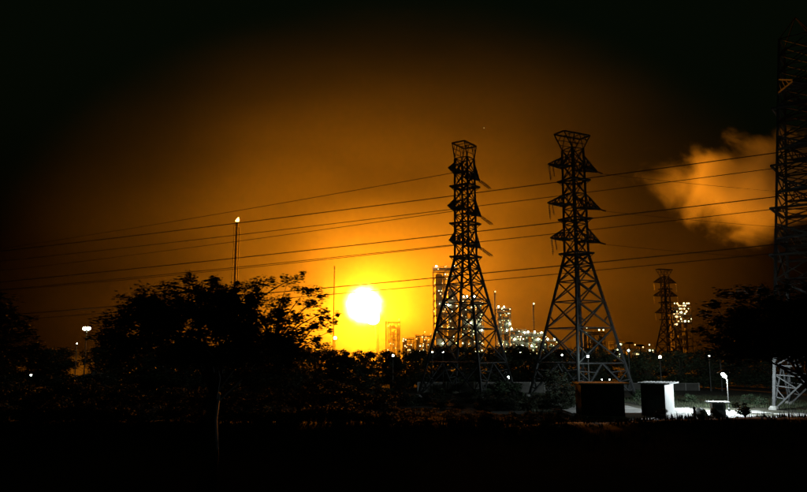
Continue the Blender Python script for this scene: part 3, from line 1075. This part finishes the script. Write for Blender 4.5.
# ------------------------------------------------------------------ shrubs
def shrub_mesh(R):
    b = MB()
    for k in range(9):
        c = Vector((R.uniform(-.8, .8), R.uniform(-.6, .6), R.uniform(.35, 1.3)))
        leaf_cloud(b, c, .55, .5, .42, 130, .12, R)
    s = MB()
    for k in range(7):
        a = R.uniform(0, 6.28)
        s.tube([(0, 0, -.05), (.3 * cos(a), .3 * sin(a), .5), (.7 * cos(a), .6 * sin(a), 1.2)], [.04, .03, .01], 5)
    return b.mesh('foliage', LEAF2), s.mesh('stems', BARK)


shr = [shrub_mesh(random.Random(60 + k)) for k in range(4)]


def shrub(x, y, h, label, group):
    fm, sm = rnd.choice(shr)
    r = empty('shrub', (x, y, ground_h(x, y)), rnd.uniform(0, 6.28)); r.scale = (h / 1.7 * rnd.uniform(.9, 1.3),) * 2 + (h / 1.7,)
    tag(r, label, 'shrub', group)
    link('foliage', fm, r); link('stems', sm, r)


for px, D, h in ((482, 138, 2.2), (490, 140, 2.8), (497, 139, 3.2), (505, 139.5, 3.6), (513, 140.5, 3.2), (519, 138, 2.0), (474, 136, 1.8)):
    shrub(at(px, 380, D).x, D, h, 'shrub at the foot of the tilted-insulator pylon', 'shrubs at the pylon foot')
for px, D, h in ((571, 121, 2.6), (576, 123, 3.4), (582, 124, 3.0)):
    shrub(at(px, 380, D).x, D, h, 'pale-lit shrub at the flat-headed pylon foot beside the plain hut', 'shrubs beside the plain hut')
for px, D, h in ((640, 128, 2.4), (668, 125, 2.0), (690, 122, 1.8), (745, 120, 1.9), (757, 116, 1.6)):
    shrub(at(px, 380, D).x, D, h, 'low shrub behind the concrete yard', 'shrubs behind the yard')
for k in range(26):
    px = rnd.uniform(0, 800); D = rnd.uniform(52, 64)
    shrub(at(px, 400, D).x, D, rnd.uniform(.7, 1.3), 'low dark shrub growing on the grassy bank', 'shrubs on the bank')
for k in range(24):
    px = rnd.uniform(0, 560); D = rnd.uniform(95, 215)
    shrub(at(px, 400, D).x, D, rnd.uniform(1.4, 3.0), 'dark shrub scattered over the field', 'shrubs over the field')

for px in range(8, 404, 15):
    if 20 < px < 42:
        continue
    D = rnd.uniform(112, 136)
    far_tree(at(px + rnd.uniform(-6, 6), 400, D).x, D, rnd.uniform(3.4, 5.4), rnd.uniform(1.1, 1.5), 'low bushy tree out on the dark field before the treeline', 'low trees on the field')

_bx = at(555, 400, 115)
far_tree(_bx.x, 115, 6.0, .95, 'round tree added beside the plain hut to block the flare', None)  # tree added to keep flare light off the plain hut
_bx = at(570, 400, 112)
far_tree(_bx.x, 112, 4.2, .95, 'small flare-blocking tree added between the plain hut and a taller tree', None)  # second added tree, also blocking the flare
for px in range(410, 566, 9):
    D = rnd.uniform(106, 124)
    far_tree(at(px + rnd.uniform(-4, 4), 400, D).x, D, rnd.uniform(1.7, 2.5), rnd.uniform(1.5, 2.1), 'stunted bushy tree on the field before the panel wall', 'stunted trees before the wall')

x = -36.0
while x < 13.0:
    D = rnd.uniform(56.5, 59.5); tall = x < -.5  # bushes added on the crest to keep flare light off the foreground
    far_tree(x, D, rnd.uniform(2.3, 3.5) if tall else rnd.uniform(.9, 1.4), rnd.uniform(1.0, 1.4) if tall else rnd.uniform(1.6, 2.2),
             'tall bush in the light-blocking hedge added along the bank under the broad tree' if tall else 'knee-high light-blocking bush added along the bank before the panel wall',
             'light-blocking hedge added along the bank' if tall else 'knee-high bushes added along the bank', name='bush')
    x += rnd.uniform(1.2, 1.9)

# ------------------------------------------------------------------ star
s_ = at(484, 128, 3000)
o = link('star', bulb(2.2, emit('starlight', (1, .95, .85), .55, False)), None, s_)
tag(o, 'single faint star above the pylons', 'star')

# ------------------------------------------------------------------ cloud lit by the flare (outside the haze)
cc = at(776, 179, 545)
cm = MB()
cm.lathe([(.05, -1)] + [(sin(pi * k / 10), -cos(pi * k / 10)) for k in range(1, 10)] + [(.05, 1)], n=24)
for v in cm.v:
    v.x *= 140; v.y *= 62; v.z *= 62
m = bpy.data.materials.new('cloud_vapour'); m.use_nodes = True
t = m.node_tree; t.nodes.remove(t.nodes['Principled BSDF'])
pv = t.nodes.new('ShaderNodeVolumePrincipled')
pv.inputs['Color'].default_value = (.995, .995, .995, 1)
pv.inputs['Anisotropy'].default_value = 0.0
tc = t.nodes.new('ShaderNodeTexCoord')
n1 = t.nodes.new('ShaderNodeTexNoise'); n1.inputs['Scale'].default_value = .018; n1.inputs['Detail'].default_value = 8
n1.inputs['Roughness'].default_value = .64; n1.inputs['Distortion'].default_value = .5
t.links.new(tc.outputs['Object'], n1.inputs['Vector'])
# falls off to nothing towards the edge of the cloud's body
vm_ = t.nodes.new('ShaderNodeVectorMath'); vm_.operation = 'MULTIPLY'; vm_.inputs[1].default_value = (1 / 140, 1 / 62, 1 / 62)
t.links.new(tc.outputs['Object'], vm_.inputs[0])
ln = t.nodes.new('ShaderNodeVectorMath'); ln.operation = 'LENGTH'
t.links.new(vm_.outputs[0], ln.inputs[0])
mr = t.nodes.new('ShaderNodeMapRange'); mr.inputs['From Min'].default_value = .15; mr.inputs['From Max'].default_value = 1.0
mr.inputs['To Min'].default_value = .12; mr.inputs['To Max'].default_value = -.36
t.links.new(ln.outputs['Value'], mr.inputs['Value'])
ad = t.nodes.new('ShaderNodeMath'); ad.operation = 'ADD'
t.links.new(n1.outputs['Fac'], ad.inputs[0]); t.links.new(mr.outputs[0], ad.inputs[1])
m2 = t.nodes.new('ShaderNodeMapRange'); m2.inputs['From Min'].default_value = .33; m2.inputs['From Max'].default_value = .80
m2.inputs['To Min'].default_value = 0; m2.inputs['To Max'].default_value = 1.0
t.links.new(ad.outputs[0], m2.inputs['Value'])
p2 = t.nodes.new('ShaderNodeMath'); p2.operation = 'MULTIPLY'
t.links.new(m2.outputs[0], p2.inputs[0]); t.links.new(m2.outputs[0], p2.inputs[1])
m3 = t.nodes.new('ShaderNodeMath'); m3.operation = 'MULTIPLY'; m3.inputs[1].default_value = .34
t.links.new(p2.outputs[0], m3.inputs[0])
t.links.new(m3.outputs[0], pv.inputs['Density'])
m.cycles.volume_step_rate = .6
t.links.new(pv.outputs[0], t.nodes['Material Output'].inputs['Volume'])
o = cm.build('cloud', m); o.location = cc
tag(o, 'drifting cloud glowing orange behind the huge pylon', 'cloud', kind='stuff')

# ------------------------------------------------------------------ smoke pall hanging over the refinery, thinning outwards
SR = (418.0, 280.0, 300.0)
sm = MB()
sm.lathe([(.03, -1)] + [(sin(pi * k / 16), -cos(pi * k / 16)) for k in range(1, 16)] + [(.03, 1)], n=32)
for v in sm.v:
    v.x *= SR[0]; v.y *= SR[1]; v.z *= SR[2]
sc0 = Vector((cF.x + 38, DF, cF.z))
for v in sm.v:
    v.z = max(v.z, -sc0.z - 2.0)
m = bpy.data.materials.new('refinery_smoke'); m.use_nodes = True
t = m.node_tree; t.nodes.remove(t.nodes['Principled BSDF'])
pv = t.nodes.new('ShaderNodeVolumePrincipled')
pv.inputs['Color'].default_value = (.95, .95, .95, 1)
pv.inputs['Anisotropy'].default_value = 0.1
tc = t.nodes.new('ShaderNodeTexCoord')
vm_ = t.nodes.new('ShaderNodeVectorMath'); vm_.operation = 'MULTIPLY'; vm_.inputs[1].default_value = tuple(1 / q for q in SR)
t.links.new(tc.outputs['Object'], vm_.inputs[0])
ln = t.nodes.new('ShaderNodeVectorMath'); ln.operation = 'LENGTH'
t.links.new(vm_.outputs[0], ln.inputs[0])
iv = t.nodes.new('ShaderNodeMath'); iv.operation = 'SUBTRACT'; iv.inputs[0].default_value = 1.0; iv.use_clamp = True
t.links.new(ln.outputs['Value'], iv.inputs[1])
pw = t.nodes.new('ShaderNodeMath'); pw.operation = 'POWER'; pw.inputs[1].default_value = 1.3
t.links.new(iv.outputs[0], pw.inputs[0])
ml = t.nodes.new('ShaderNodeMath'); ml.operation = 'MULTIPLY'; ml.inputs[1].default_value = SMOKE
t.links.new(pw.outputs[0], ml.inputs[0])
n1 = t.nodes.new('ShaderNodeTexNoise'); n1.inputs['Scale'].default_value = .0075; n1.inputs['Detail'].default_value = 4
mp = t.nodes.new('ShaderNodeMapping'); mp.inputs['Scale'].default_value = (.7, 1, 1.6)
t.links.new(tc.outputs['Object'], mp.inputs['Vector']); t.links.new(mp.outputs[0], n1.inputs['Vector'])
nr = t.nodes.new('ShaderNodeMapRange'); nr.inputs['From Min'].default_value = .32; nr.inputs['From Max'].default_value = .68
nr.inputs['To Min'].default_value = .35; nr.inputs['To Max'].default_value = 1.65
t.links.new(n1.outputs['Fac'], nr.inputs['Value'])
mm = t.nodes.new('ShaderNodeMath'); mm.operation = 'MULTIPLY'
t.links.new(ml.outputs[0], mm.inputs[0]); t.links.new(nr.outputs[0], mm.inputs[1])
t.links.new(mm.outputs[0], pv.inputs['Density'])
t.links.new(pv.outputs[0], t.nodes['Material Output'].inputs['Volume'])
o = sm.build('smoke', m); o.location = sc0
tag(o, 'thin smoke pall over the refinery glowing orange round the flame', 'smoke', kind='stuff')
